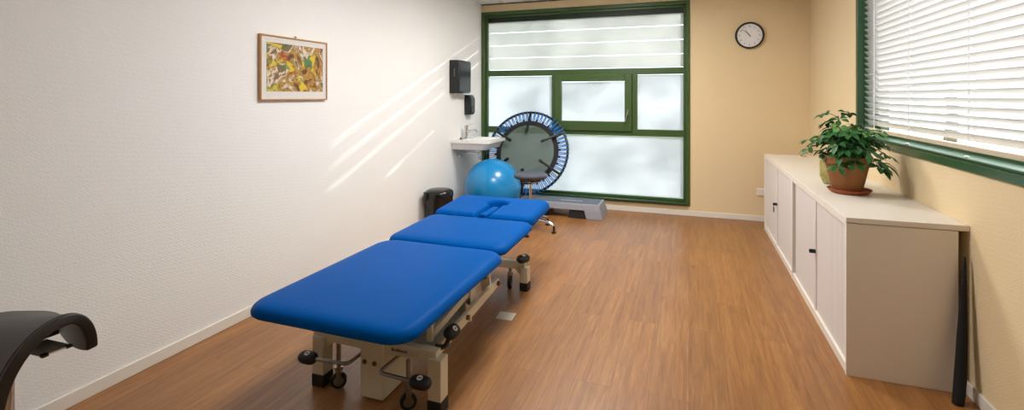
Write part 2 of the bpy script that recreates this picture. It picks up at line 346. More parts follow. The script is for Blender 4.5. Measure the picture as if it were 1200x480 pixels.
obj('head_rail', bx(xi-0.006, xo+0.004, BY0, BY1, RZ1-0.095, RZ1-0.046), M['slat'], blind)
for yy in (4.33, 3.72, 3.02, 2.30, 1.55, 0.8, 0.1):
    bm = bmesh.new(); tube(bm, [(xi-0.003, yy, 1.165), (xi-0.003, yy, RZ1-0.08)], 0.0016, 6); tube(bm, [(xi-0.004, yy-0.012, 1.165), (xi-0.004, yy-0.012, RZ1-0.08)], 0.001, 6)
    zz = 1.195
    while zz < RZ1-0.11: tube(bm, [(xi-0.003, yy-0.002, zz+0.0395), (xo, yy-0.006, zz)], 0.0012, 5); zz += 0.0435
    obj('ladder_cord', bm, M['cord'], blind)
    obj('cord_tassel', lt([(0, 0), (0.012, 0.002), (0.010, 0.008), (0, 0.010)], (XR+0.02, yy, RZ0+0.0585), 12), M['cord'], blind, smooth=True)

# ------------------------------------------------------------------ outside
struct('ground', bx(-30, XR+0.22, YB+0.25, 60, -0.3, -0.2), M['lawn'])
struct('added_pale_ground', bx(XR+0.22, 40, -20, 60, -0.3, -0.2), M['pale_ground'])  # unseen pale ground, added to keep the view through the blind bright
random.seed(4)
TX, TY = 6.2, 15.6
tree = thing('garden_tree', 'leafy green tree outside, glimpsed through the slits of the back window film', 'tree', (TX, TY, -0.2))
bm = bmesh.new(); tube(bm, smooth_path([(TX, TY, -0.2), (TX+0.1, TY, 1.2), (TX-0.1, TY+0.1, 2.2), (TX, TY, 3.4)], 4), [0.16-0.007*i for i in range(13)], 8)
obj('trunk', bm, M['bark'], tree, smooth=True)
bm = bmesh.new()
for q_ in range(95):
    while True:
        p = Vector((random.uniform(-1, 1), random.uniform(-1, 1), random.uniform(-1, 1)))
        if p.length < 1: break
    c0 = Vector((TX+3.4*p.x, TY+2.2*p.y, 5.0+2.7*p.z)); rc_ = random.uniform(0.22, 0.5)
    for i in range(42):
        c = c0+Vector((random.gauss(0, 1), random.gauss(0, 1), random.gauss(0, 0.8)))*rc_*0.5; s = random.uniform(0.08, 0.17)
        R = Matrix.Rotation(random.uniform(0, 6.28), 3, 'Z') @ Matrix.Rotation(random.uniform(-1, 1), 3, 'X')
        q = [R @ Vector(v)*s for v in ((-0.5, 0, 0), (0, -0.3, 0.1), (0.6, 0, 0), (0, 0.3, 0.1))]
        bm.faces.new([bm.verts.new(c+v) for v in q])
obj('foliage', bm, M['outleaf'], tree)

# ------------------------------------------------------------------ treatment bench
BC = -1.405
bench = thing('treatment_bench', 'blue padded three-section treatment bench on a beige steel frame', 'bench', (BC, 2.7, 0))
def rrect(x0, x1, y0, y1, r, n=8):
    out = []
    for cx, cy, a0 in ((x1-r, y1-r, 0), (x0+r, y1-r, 90), (x0+r, y0+r, 180), (x1-r, y0+r, 270)):
        for k in range(n+1):
            a = math.radians(a0+90*k/n); out.append((cx+r*math.cos(a), cy+r*math.sin(a)))
    return out
def pad(x0, x1, y0, y1, za, zb, t=0.062, rc=0.085):
    """rounded cushion; top height runs from za (near end) to zb (far end)"""
    bm = bmesh.new(); layers = [(0.035, 0.0), (0.010, 0.004), (0.0, 0.014), (0.0, 0.026), (0.006, 0.040), (0.018, 0.051), (0.036, 0.058), (0.062, 0.0615), (0.10, 0.063)]
    rings = []
    for ins, h in layers:
        r = max(rc-ins*0.55, 0.02)
        rings.append([bm.verts.new((x, y, (za+(zb-za)*(y-y0)/(y1-y0))-t+h*t/0.063)) for x, y in rrect(x0+ins, x1-ins, y0+ins, y1-ins, r)])
    for a, b in zip(rings, rings[1:]):
        n = len(a)
        for k in range(n): bm.faces.new((a[k], a[(k+1) % n], b[(k+1) % n], b[k]))
    bm.faces.new(list(reversed(rings[0])))
    cx, cy = (x0+x1)/2, (y0+y1)/2
    c = bm.verts.new((cx, cy, (za+zb)/2+0.002)); top = rings[-1]; n = len(top)
    for k in range(n): bm.faces.new((top[k], top[(k+1) % n], c))
    return bm
PX0, PX1 = -1.795, -1.020
main = obj('pad', pad(-1.815, -0.992, 1.600, 2.690, 0.530, 0.530, rc=0.11), M['blue'], bench, smooth=True); main['label'] = 'long near foot section of the blue padding'
mid = obj('pad', pad(-1.828, PX1, 2.700, 3.325, 0.532, 0.545, rc=0.075), M['blue'], bench, smooth=True); mid['label'] = 'short middle section of the blue padding'
# head section with breathing slot: height field
def head_pad(x0, x1, y0, y1, za, zb, t=0.062, rc=0.07):
    bm = bmesh.new(); nx, ny = 130, 100; xc = BC-0.035; grid = []
    def edge(v, lo, hi):      # distance inside
        return min(v-lo, hi-v)
    for j in range(ny+1):
        row = []
        for i in range(nx+1):
            x = x0+(x1-x0)*i/nx; y = y0+(y1-y0)*j/ny
            # rounded rect signed distance
            qx = abs(x-(x0+x1)/2)-(x1-x0)/2+rc; qy = abs(y-(y0+y1)/2)-(y1-y0)/2+rc
            d = -(math.hypot(max(qx, 0), max(qy, 0))+min(max(qx, qy), 0)-rc)
            px, py = x, y
            if d < 0:   # pull outside corner verts onto the outline
                ccx = (x0+x1)/2+math.copysign((x1-x0)/2-rc, x-(x0+x1)/2); ccy = (y0+y1)/2+math.copysign((y1-y0)/2-rc, y-(y0+y1)/2)
                v = Vector((x-ccx, y-ccy)); v = v.normalized()*rc; px, py = ccx+v.x, ccy+v.y; d = 0
            # slot sdf
            ys = y1-0.20
            sx = abs(px-xc)-0.052; sy = max(py-ys, -1)
            ds = max(sx, py-ys)
            ex = (px-xc)/0.085; ey = (py-ys)/0.058
            de = (math.sqrt(ex*ex+ey*ey)-1)*0.06
            dd = min(ds, de)
            R = 0.045; dm = min(max(d, 0), R)/R
            h = 0.018+(t-0.018)*math.sqrt(max(0, 1-(1-dm)**2))
            if dd <= 0: hs = 0.004
            else:
                u = min(dd, 0.03)/0.03; hs = 0.020+(t-0.020)*math.sqrt(max(0, 1-(1-u)**2))
            h = min(h, hs)
            row.append(bm.verts.new((px, py, za+(zb-za)*(py-y0)/(y1-y0)-t+h)))
        grid.append(row)
    for j in range(ny):
        for i in range(nx):
            bm.faces.new((grid[j][i], grid[j][i+1], grid[j+1][i+1], grid[j+1][i]))
    # skirt and underside
    loop = [grid[0][i] for i in range(nx+1)]+[grid[j][nx] for j in range(1, ny+1)]+[grid[ny][i] for i in range(nx-1, -1, -1)]+[grid[j][0] for j in range(ny-1, 0, -1)]
    low = [bm.verts.new((v.co.x, v.co.y, za+(zb-za)*(v.co.y-y0)/(y1-y0)-t)) for v in loop]
    n = len(loop)
    for k in range(n): bm.faces.new((loop[k], loop[(k+1) % n], low[(k+1) % n], low[k]))
    bm.faces.new(low)
    return bm
head = obj('head_pad', head_pad(-1.845, -1.050, 3.345, 3.885, 0.550, 0.578), M['blue'], bench, smooth=True)
bm = bmesh.new(); prism(bm, [(BC-0.065, 0.50), (BC-0.005, 0.50), (BC-0.005, 0.533), (BC-0.018, 0.543), (BC-0.052, 0.543), (BC-0.065, 0.533)], 'Y', 3.37, 3.65)
obj('breathing_hole_plug', bm, M['blue'], bench, bevel=0.006)
# upper steel frame
zf = 0.467
bm = bmesh.new()
for x in (-1.66, -1.15): add_box(bm, x-0.018, x+0.018, 1.70, 2.66, zf-0.03, zf)
add_box(bm, -1.66, -1.15, 1.72, 1.75, zf-0.03, zf); add_box(bm, -1.66, -1.15, 2.60, 2.64, zf-0.03, zf)
obj('pad_frame', bm, M['beige'], bench, bevel=0.003)
bm = bmesh.new()
for x in (-1.62, -1.19): add_box(bm, x-0.015, x+0.015, 2.66, 3.30, zf-0.03, zf+0.004)
add_box(bm, -1.62, -1.19, 3.22, 3.25, zf-0.03, zf+0.004)
obj('pad_frame', bm, M['steel'], bench)
bm = bmesh.new()
for x in (-1.60, -1.20): bar(bm, (x, 3.28, zf+0.003), (x, 3.85, zf+0.025), 0.026, 0.026)
bar(bm, (-1.60, 3.80, zf+0.02), (-1.20, 3.80, zf+0.02), 0.026, 0.026)
obj('pad_frame', bm, M['steel'], bench)
# base: crossbeams, legs, feet
def crossbeam(y, z0, z1, legtop, xs=(-1.740, -1.100), lw=0.066):
    bm = bmesh.new(); add_box(bm, xs[0]-0.005, xs[1]+lw*0.55, y-0.022, y+0.022, z0, z1)
    for s, x in ((1, xs[0]+lw-0.004), (-1, xs[1]+0.004)):
        prism(bm, [(x, z0), (x+s*0.05, z0), (x, z0-0.045)], 'Y', y-0.018, y+0.018)
    obj('crossbeam', bm, M['beige'], bench, bevel=0.003)
    for x in xs:
        xx = (x, x+lw)
        l = obj('leg', bx(xx[0], xx[1], y-0.036, y+0.034, 0.06, legtop), M['beige'], bench, bevel=0.003)
        obj('foot_cap', bx(xx[0]-0.003, xx[1]+0.003, y-0.039, y+0.037, 0.0, 0.062), M['black'], l, bevel=0.006)
crossbeam(1.992, 0.222, 0.275, 0.245)
crossbeam(3.448, 0.150, 0.208, 0.172, (-1.700, -1.160), 0.058)
obj('label_sticker', bx(-1.300, -1.150, 1.9675, 1.9695, 0.236, 0.262), M['cover'], bench)
bm = bmesh.new(); random.seed(2); x = -1.293
while x < -1.215:
    ww = random.uniform(0.003, 0.008); add_box(bm, x, x+ww, 1.9668, 1.9680, 0.244, 0.256-random.choice((0, 0.004))); x += ww+0.003
obj('sticker_print', bm, M['ink'], bench)
# lift column box, spine, covers
box = obj('lift_housing', bx(-1.458, -1.335, 1.955, 2.215, 0.008, 0.300), M['beige'], bench, bevel=0.004)
for x in (-1.432, -1.378):
    obj('bolt', tb([(x, 1.949, 0.175), (x, 1.960, 0.175)], 0.011, 12), M['brass'], bench, smooth=True)
obj('spine_beam', bx(-1.450, -1.345, 2.215, 3.43, 0.13, 0.205), M['beige'], bench, bevel=0.004)
bm = bmesh.new(); prism(bm, [(2.22, 0.10), (2.60, 0.10), (2.75, 0.20), (2.70, 0.31), (2.22, 0.26)], 'X', -1.335, -1.325)
obj('side_cover', bm, M['pale'], bench)
# motor and spindle
bm = bmesh.new(); cyl(bm, (-1.30, 2.30, 0.24), (-1.30, 2.62, 0.33), 0.035); add_box(bm, -1.36, -1.24, 2.58, 2.70, 0.27, 0.37)
obj('lift_motor', bm, M['pale'], bench, smooth=True)
obj('warning_label', bx(-1.262, -1.236, 2.32, 2.40, 0.325, 0.3265), M['orange'], bench)
# scissor arms
for x in (-1.095, -1.665):
    bm = bmesh.new(); bar(bm, (x, 2.00, 0.245), (x, 2.80, 0.296), 0.022, 0.050)
    a = obj('scissor_arm', bm, M['beige'], bench, bevel=0.002)
    s = 1 if x > -1.4 else -1
    for y, z in ((2.04, 0.262), (2.34, 0.272), (2.775, 0.294)):
        obj('pivot_bolt', tb([(x+s*0.010, y, z), (x+s*0.024, y, z)], 0.013, 12), M['brass'], a, smooth=True)
    bm = bmesh.new(); bar(bm, (x-s*0.045, 2.08, 0.30), (x-s*0.045, 2.62, 0.36), 0.020, 0.035)
    obj('inner_rail', bm, M['beige'], bench, bevel=0.002)
    bm = bmesh.new(); bar(bm, (x-s*0.03, 2.70, 0.27), (x-s*0.03, 2.66, 0.46), 0.018, 0.060, up=(1, 0, 0))
    obj('upright', bm, M['beige'], bench, bevel=0.002)
    bm = bmesh.new(); bar(bm, (x-s*0.045, 2.04, 0.40), (x-s*0.045, 2.60, 0.435), 0.020, 0.03)
    obj('upper_rail', bm, M['pale'], bench, bevel=0.002)
    bm = bmesh.new(); bar(bm, (x-s*0.05, 2.06, 0.27), (x-s*0.05, 2.06, 0.44), 0.02, 0.03, up=(1, 0, 0))
    obj('upright', bm, M['beige'], bench, bevel=0.002)
    obj('bolt', tb([(x+s*0.0, 2.08, 0.395), (x-s*0.03, 2.08, 0.395)], 0.014, 12), M['brass'], bench, smooth=True)
    obj('upright', bx(x-s*0.035-0.012, x-s*0.035+0.012, 2.46, 2.52, 0.28, 0.46), M['beige'], bench, bevel=0.002)
    obj('stub_foot', tb([(x, 2.40, 0.225), (x, 2.40, 0.262)], 0.010, 10), M['pale'], bench, smooth=True)
bm = bmesh.new(); add_box(bm, -1.64, -1.12, 2.46, 2.50, 0.285, 0.315); add_box(bm, -1.62, -1.14, 2.20, 2.24, 0.285, 0.300)
obj('cross_tie', bm, M['pale'], bench, bevel=0.003)
obj('drive_housing', bx(-1.31, -1.165, 2.50, 2.735, 0.21, 0.425), M['pale'], bench, bevel=0.006)
obj('base_tray', bx(-1.325, -1.135, 2.08, 2.50, 0.205, 0.220), M['pale'], bench, bevel=0.003)
bm = bmesh.new(); tube(bm, smooth_path([(-1.13, 2.48, 0.40), (-1.09, 2.50, 0.405), (-1.06, 2.54, 0.412)], 4), 0.006)
lv = obj('release_lever', bm, M['black'], bench, smooth=True)
# small black bumper under the front left corner
obj('bumper', tb([(-1.70, 1.99, 0.262), (-1.765, 1.99, 0.262)], 0.014, 12), M['black'], bench, smooth=True)
# castors
def castor(x, y, top, rot=0.3, r=0.038):
    bm = bmesh.new(); cyl(bm, (x, y, 2*r+0.02), (x, y, top), 0.011); cyl(bm, (x, y, 2*r+0.012), (x, y, 2*r+0.030), 0.021)
    R = Matrix.Translation((x, y, 0)) @ Matrix.Rotation(rot, 4, 'Z')
    for s in (-1, 1): add_box(bm, s*0.016-0.0015, s*0.016+0.0015, -0.012, 0.012, r-0.008, 2*r+0.016, R)
    add_box(bm, -0.0175, 0.0175, -0.012, 0.012, 2*r+0.012, 2*r+0.016, R)
    c = obj('castor', bm, M['steel'], bench, smooth=True)
    bm = bmesh.new(); lathe(bm, [(0, -0.011), (r*0.72, -0.011), (r*0.74, -0.012), (r*0.95, -0.012), (r, -0.008), (r, 0.008), (r*0.95, 0.012), (r*0.74, 0.012), (r*0.72, 0.011), (0, 0.011)], seg=28, mt=R @ Matrix.Translation((0, 0, r)) @ Matrix.Rotation(PI/2, 4, 'Y'))
    obj('wheel', bm, M['black'], c, smooth=True)
    bm = bmesh.new(); lathe(bm, [(0, -0.0125), (r*0.62, -0.0125), (r*0.62, 0.0125), (0, 0.0125)], seg=24, mt=R @ Matrix.Translation((0, 0, r)) @ Matrix.Rotation(PI/2, 4, 'Y'))
    obj('hub', bm, M['steel'], c, smooth=True)
castor(-1.198, 1.955, 0.225, -0.9); castor(-1.605, 1.985, 0.225, -0.95); castor(-1.245, 3.44, 0.155, 0.15, 0.046); castor(-1.60, 3.44, 0.155, 0.5)
# treadle bars with black pedals
def pedal(c, rot=0.0, tilt=0.0, sx=0.050, sy=0.030, sz=0.023):
    bm = bmesh.new(); bmesh.ops.create_uvsphere(bm, u_segments=24, v_segments=14, radius=1)
    for v in bm.verts:
        x, y, z = v.co
        e = 0.72; v.co = (math.copysign(abs(x)**e, x), math.copysign(abs(y)**e, y), math.copysign(abs(z)**e, z))
    Mx = Matrix.Translation(c) @ Matrix.Rotation(rot, 4, 'Z') @ Matrix.Rotation(tilt, 4, 'X')
    bmesh.ops.transform(bm, matrix=Mx @ Matrix.Diagonal((sx, sy, sz, 1)), verts=bm.verts)
    p = obj('pedal', bm, M['black'], bench, smooth=True)
    bm = bmesh.new(); lathe(bm, [(0, 0), (0.013, 0), (0.013, 0.0015), (0, 0.0015)], seg=20, mt=Mx @ Matrix.Translation((0, 0, sz*0.985)))
    b = obj('emblem', bm, M['plastic'], p)
    bm = bmesh.new(); prism(bm, [(-0.009, -0.004), (0.009, -0.004), (0.004, 0.007), (0.001, 0.000), (-0.004, 0.004)], 'Z', 0.0012, 0.0022); bmesh.ops.transform(bm, matrix=Mx @ Matrix.Translation((0, 0, sz*0.985)), verts=bm.verts)
    obj('emblem_mark', bm, M['emblem'], p)
def rounded(pts, r=0.03):
    P = [Vector(p) for p in pts]; out = [P[0]]
    for i in range(1, len(P)-1):
        a = P[i]+(P[i-1]-P[i]).normalized()*r; b = P[i]+(P[i+1]-P[i]).normalized()*r
        for k in range(6):
            t = k/5; out.append(a*(1-t)**2+P[i]*2*t*(1-t)+b*t*t)
    out.append(P[-1]); return out
obj('treadle_bar', tb(rounded([(-1.262, 2.12, 0.212), (-1.285, 1.850, 0.206), (-1.10, 1.850, 0.200)]), 0.0085, 12), M['steel'], bench, smooth=True)
pedal((-1.075, 1.850, 0.203), 0.0, 0.25)
obj('treadle_bar', tb(rounded([(-1.462, 2.12, 0.205), (-1.465, 1.875, 0.196), (-1.655, 1.870, 0.190)]), 0.0085, 12), M['steel'], bench, smooth=True)
pedal((-1.688, 1.870, 0.190), 0.0, 0.25)
obj('treadle_bar', tb(rounded([(-1.10, 2.03, 0.268), (-1.055, 2.03, 0.262), (-1.050, 2.08, 0.300)]), 0.011, 12), M['black'], bench, smooth=True)
pedal((-1.048, 2.095, 0.312), 1.5, 0.7, 0.048, 0.032, 0.026)
pedal((-1.140, 3.43, 0.232), 1.1, 0.25, 0.055, 0.034, 0.026)
obj('treadle_bar', tb([(-1.15, 3.45, 0.175), (-1.14, 3.43, 0.222)], 0.011, 12), M['black'], bench, smooth=True)

# ------------------------------------------------------------------ cabinets
CX0, CX1, CT = 0.752, 1.211, 0.803
def cabinet(y0, y1, label, key, gapfar):
    t = thing('tambour_cabinet', label, 'cabinet', ((CX0+CX1)/2, (y0+y1)/2, 0), 'low white cabinets along the right wall')
    bm = bmesh.new()
    add_box(bm, CX0, CX1, y0, y0+0.02, 0.0, 0.773); add_box(bm, CX0, CX1, y1-0.02, y1-0.001, 0.0, 0.773)
    add_box(bm, CX1-0.012, CX1, y0+0.02, y1-0.02, 0.0, 0.773); add_box(bm, CX0+0.002, CX1-0.012, y0+0.02, y1-0.02, 0.03, 0.05)
    add_box(bm, CX0+0.002, CX1-0.012, y0+0.02, y1-0.02, 0.755, 0.773)
    obj('carcass', bm, M['white'], t, bevel=0.0015)
    obj('top_panel', bx(CX0-0.001, XR-0.001, y0-0.002, y1-0.003, 0.776, CT), M['white'], t, bevel=0.002)
    obj('plinth', bx(CX0+0.004, CX0+0.02, y0+0.02, y1-0.02, 0.0, 0.03), M['white'], t)
    ym = (y0+y1)/2
    def door(a, b):
        bm = bmesh.new(); pts = [(a, CX0+0.028)]; n = int((b-a)/0.020); st = (b-a)/n
        for k in range(n):
            ya = a+k*st; pts += [(ya+0.0010, CX0+0.016), (ya+st-0.0040, CX0+0.016), (ya+st-0.0020, CX0+0.0225)]
        pts += [(b, CX0+0.028)]
        A = [bm.verts.new((x, y, 0.05)) for y, x in pts]; B = [bm.verts.new((x, y, 0.755)) for y, x in pts]
        for k in range(len(pts)): bm.faces.new((A[k], A[(k+1) % len(pts)], B[(k+1) % len(pts)], B[k]))
        return obj('tambour_door', bm, M['tambour'], t)
    da = door(y0+0.02, ym-0.002); db = door(ym+0.002, y1-0.02-gapfar)
    for d_, s in ((da, -1), (db, 1)):
        obj('grip_strip', bx(CX0+0.009, CX0+0.017, ym+s*0.004, ym+s*0.022, 0.052, 0.753), M['tambour'], d_, bevel=0.001)
        obj('finger_grip', bx(CX0+0.006, CX0+0.010, ym+s*0.006, ym+s*0.019, 0.48, 0.62), M['plastic'], d_, bevel=0.001)
    lk = obj('lock', tb([(CX0+0.009, ym-0.012, 0.425), (CX0-0.012, ym-0.012, 0.425)], 0.013, 16), M['gloss_black'], da, smooth=True)
    bm = bmesh.new(); add_box(bm, CX0-0.026, CX0-0.010, ym-0.016, ym-0.008, 0.412, 0.438)
    obj('key', bm, M['gloss_black'], da, bevel=0.004)
    if key:
        bm = bmesh.new(); add_box(bm, CX0-0.024, CX0-0.016, ym-0.030, ym-0.006, 0.355, 0.400); tube(bm, [(CX0-0.02, ym-0.012, 0.395), (CX0-0.02, ym-0.012, 0.425)], 0.002, 6)
        obj('key_fob', bm, M['gloss_black'], da, bevel=0.004)
    if gapfar: obj('door_gap_shade', bx(CX0+0.0285, CX0+0.032, y1-0.02-gapfar, y1-0.02, 0.05, 0.755), M['gap'], t)  # dark strip: shade of the open gap put in as colour
    obj('interior_shade', bx(CX0+0.200, CX0+0.204, y0+0.02, y1-0.02, 0.05, 0.755), M['gap'], t)  # dark sheet added to paint the shade inside the cabinet
cabinet(2.9414, 4.361, 'near low white cabinet with ribbed sliding doors, potted plant on its top', False, 0.045)
cabinet(4.361, 5.853, 'far low white cabinet near the back wall, key fob hanging from its lock', True, 0.0)

# ------------------------------------------------------------------ plant
PC = Vector((0.948, 3.690, CT))
plant = thing('potted_plant', 'bushy green houseplant in a terracotta pot on the near white cabinet', 'plant', PC)
obj('saucer', lt([(0, 0), (0.092, 0), (0.102, 0.004), (0.120, 0.022), (0.123, 0.026), (0.119, 0.028), (0.100, 0.012), (0, 0.010)], PC+Vector((0.012, 0, 0))), M['saucer'], plant, smooth=True)
obj('pot', lt([(0, 0.011), (0.078, 0.011), (0.083, 0.016), (0.118, 0.180), (0.121, 0.183), (0.127, 0.186), (0.135, 0.232), (0.133, 0.239), (0.126, 0.239), (0.121, 0.215), (0.10, 0.212), (0, 0.212)], PC, 48), M['terracotta'], plant, smooth=True)
obj('soil', lt([(0, 0.226), (0.06, 0.223), (0.122, 0.218), (0.122, 0.213), (0, 0.212)], PC, 32), M['soil'], plant, smooth=True)
random.seed(21)
stems, leaves, young = bmesh.new(), bmesh.new(), bmesh.new()
def leaflet(bm, base, d, up, L, W, droop):
    d = d.normalized(); side = d.cross(up)
    if side.length < 1e-3: side = d.orthogonal()
    side.normalize(); nrm = side.cross(d).normalized(); n = 6; rows = []
    for k in range(n+1):
        t = k/n; wd = W*math.sin(PI*min(1, t*0.96+0.03)**1.25)
        c = base+d*(L*t)-Vector((0, 0, 1))*(droop*L*t*t); 
        rows.append([bm.verts.new(c-side*wd+nrm*wd*0.28), bm.verts.new(c), bm.verts.new(c+side*wd+nrm*wd*0.28)])
    for a, b in zip(rows, rows[1:]):
        bm.faces.new((a[0], a[1], b[1], b[0])); bm.faces.new((a[1], a[2], b[2], b[1]))
def whorl(bm, c, axis, n, L, W):
    axis = axis.normalized(); o = axis.orthogonal().normalized()
    q0 = random.uniform(0, 6.28)
    for k in range(n):
        a = q0+2*PI*k/n+random.uniform(-0.15, 0.15)
        r = Matrix.Rotation(a, 3, axis) @ o
        dd = (r+axis*random.uniform(-0.05, 0.35)).normalized()
        l = L*random.uniform(0.75, 1.1)
        leaflet(bm, c+dd*0.008, dd, axis, l, W*random.uniform(0.85, 1.1), random.uniform(0.25, 0.7))
soil = PC+Vector((0, 0, 0.222))
mains = []
for i in range(9):
    a = i*2.4+0.3; r = 0.02+0.06*math.sqrt(i/9)
    b = soil+Vector((r*math.cos(a), r*math.sin(a), 0)); h = random.uniform(0.11, 0.225)*(1.25 if i < 3 else 0.8)
    top = b+Vector((0.5*r*math.cos(a)+random.uniform(-.02, .02), 0.5*r*math.sin(a)+random.uniform(-.02, .02), h))
    pth = smooth_path([b, (b+top)/2+Vector((random.uniform(-.01, .01), random.uniform(-.01, .01), 0)), top], 5)
    tube(stems, pth, [0.0048-0.0002*k for k in range(len(pth))], 7); mains.append((b, top, pth))
cnt = 0
for b, top, pth in mains:
    for k in range(9):
        t = 0.25+0.75*k/8; p = pth[min(int(t*(len(pth)-1)), len(pth)-1)]
        a = cnt*2.399; cnt += 1
        out = Vector((math.cos(a), math.sin(a), 0)); el = random.uniform(-0.15, 0.9) if t < 0.85 else random.uniform(0.4, 1.5)
        d = (out+Vector((0, 0, el))).normalized(); Lp = random.uniform(0.045, 0.125)*(1.15 if t < 0.7 else 0.8)
        e = p+d*Lp-Vector((0, 0, 0.10*Lp)); 
        if e.x > XR-0.05: e.x = XR-0.05
        tube(stems, smooth_path([p, (p+e)/2+Vector((0, 0, 0.012)), e], 3), [0.0018]*7, 5)
        young_one = t > 0.9 and random.random() < 0.5
        whorl(young if young_one else leaves, e, (out*0.55+Vector((0, 0, 1))).normalized(), random.choice((5, 6, 6, 7)), random.uniform(0.044, 0.068), random.uniform(0.0155, 0.021))
# a few long shoots hanging over the rim and reaching out, as the plant has
for (dx, dy, dz, L, W) in ((0.17, -0.12, -0.055, 0.075, 0.024), (-0.10, -0.19, -0.045, 0.06, 0.018), (0.0, -0.20, -0.03, 0.065, 0.02), (0.19, -0.10, -0.02, 0.085, 0.022), (0.24, -0.03, 0.02, 0.06, 0.016), (0.15, -0.17, -0.04, 0.07, 0.02),
                           (-0.26, -0.03, 0.05, 0.055, 0.016), (-0.24, 0.05, 0.10, 0.055, 0.016), (0.23, 0.05, 0.08, 0.05, 0.015), (0.22, 0.02, 0.17, 0.04, 0.012), (-0.20, -0.08, 0.13, 0.05, 0.016), (0.08, -0.2, 0.05, 0.06, 0.017), (-0.06, -0.2, 0.06, 0.06, 0.017)):
    dx *= 0.86; dy *= 0.86; e = soil+Vector((dx, dy, dz+0.005)); m_ = soil+Vector((dx*0.55, dy*0.55, max(dz, 0)*0.6+0.06))
    tube(stems, smooth_path([soil+Vector((dx*0.2, dy*0.2, 0)), m_, e], 5), [0.0022]*11, 5)
    whorl(young if dz > 0.15 else leaves, e, Vector((dx, dy, 0.12)).normalized()*0.5+Vector((0, 0, 0.6)), 6, L, W)
# thin dry runner to the left
tube(stems, smooth_path([soil+Vector((-0.10, 0, 0.02)), soil+Vector((-0.17, 0.03, 0.035)), soil+Vector((-0.25, 0.05, 0.0)), soil+Vector((-0.21, 0.08, -0.01))], 5), [0.0022]*16, 5)
obj('stems', stems, M['stem'], plant, smooth=True)
lo = obj('foliage', leaves, M['leaf'], plant, smooth=True); lo2 = obj('young_leaves', young, M['leaf2'], plant, smooth=True)

VC = Vector((0.925, 4.02, CT))
vase = thing('glass_jar', 'amber-green glass jar standing behind the terracotta pot', 'jar', VC)
obj('jar_body', lt([(0, 0), (0.030, 0), (0.036, 0.004), (0.056, 0.045), (0.058, 0.055), (0.058, 0.185), (0.0565, 0.187), (0.055, 0.185), (0.055, 0.055), (0.033, 0.008), (0, 0.006)], VC, 32), M['vase'], vase, smooth=True)
obj('jar_filling', lt([(0, 0.008), (0.031, 0.010), (0.053, 0.055), (0.053, 0.062), (0, 0.064)], VC, 32), M['sand'], vase, smooth=True)

# ------------------------------------------------------------------ slim black roll leaning at the cabinet end
bm = bmesh.new()
pth = smooth_path([(1.168, 2.842, 0.0), (1.185, 2.862, 0.12), (1.203, 2.888, 0.30), (1.215, 2.905, 0.48), (1.228, 2.925, 0.66)], 5)
tube(bm, pth, [0.0275, 0.028, 0.0285, 0.029, 0.029]+[0.029-0.0008*k for k in range(5)]+[0.025-0.0016*k for k in range(5)]+[0.017-0.0026*k for k in range(6)], 14, flat=0.8)
r_ = obj('folded_cloth', bm, M['blackcloth'], None, smooth=True)
tag(r_, 'slim black folded cloth roll leaning between the white cabinet end and the wall', 'folded cloth')

# ------------------------------------------------------------------ picture
PY0, PY1, PZ0, PZ1 = 2.501, 3.138, 1.388, 1.830
pic = thing('framed_picture', 'colourful abstract picture in a thin gilt frame on the white wall', 'picture', (XL, (PY0+PY1)/2, (PZ0+PZ1)/2))
bm = bmesh.new(); ringY(bm, PY0, PY1, PZ0, PZ1, 0.010, XL+0.001, XL+0.026); obj('frame', bm, M['gold'], pic, bevel=0.002)
obj('mount', bx(XL+0.002, XL+0.018, PY0+0.01, PY1-0.01, PZ0+0.01, PZ1-0.01), M['paper'], pic)
obj('artwork', bx(XL+0.018, XL+0.0195, PY0+0.055, PY1-0.045, PZ0+0.062, PZ1-0.050), M['art'], pic)
obj('picture_glass', bx(XL+0.0215, XL+0.0225, PY0+0.010, PY1-0.010, PZ0+0.010, PZ1-0.010), clear_mat('picture_glazing', (1, 1, 1, 1), 0.03, 0.05), pic)
bm = bmesh.new(); lathe(bm, [(0.004, 0), (0.009, 0), (0.009, 0.004), (0.004, 0.004), (0.004, 0)], (0, 0, 0), 14, Matrix.Translation((XL+0.010, (PY0+PY1)/2, PZ1+0.006)) @ Matrix.Rotation(PI/2, 4, 'Y'))
obj('hanging_ring', bm, M['brass'], pic, smooth=True)

# ------------------------------------------------------------------ clock
CC = Vector((0.648, YB-0.002, 2.105)); RC = 0.152
clock = thing('wall_clock', 'round white wall clock with black rim on the cream wall', 'clock', CC)
TM = Matrix.Translation(CC) @ Matrix.Rotation(PI/2, 4, 'X')      # local z -> -Y
bm = bmesh.new(); lathe(bm, [(0, 0), (RC*0.97, 0), (RC, 0.010), (RC, 0.026), (RC*0.97, 0.034), (RC*0.89, 0.034), (RC*0.865, 0.022)], seg=64, mt=TM)
obj('rim', bm, M['gloss_black'], clock, smooth=True)
bm = bmesh.new(); lathe(bm, [(0, 0.016), (RC*0.90, 0.016), (RC*0.90, 0.019), (0, 0.019)], seg=64, mt=TM); face = obj('dial', bm, M['clockface'], clock)
bm = bmesh.new()
for k in range(60):
    a = 2*PI*k/60; l, wd = (0.009, 0.0022) if k % 5 == 0 else (0.004, 0.001)
    add_box(bm, -wd/2, wd/2, RC*0.86-l, RC*0.86, 0.019, 0.0195, TM @ Matrix.Rotation(-a, 4, 'Z'))
obj('minute_marks', bm, M['ink'], face)
for h in range(1, 13):
    a = PI/2-2*PI*h/12; b = text_bm(str(h), 0.026)
    bmesh.ops.transform(b, matrix=TM @ Matrix.Translation((RC*0.68*math.cos(a), RC*0.68*math.sin(a), 0.0196)), verts=b.verts); obj('numeral', b, M['ink'], face)
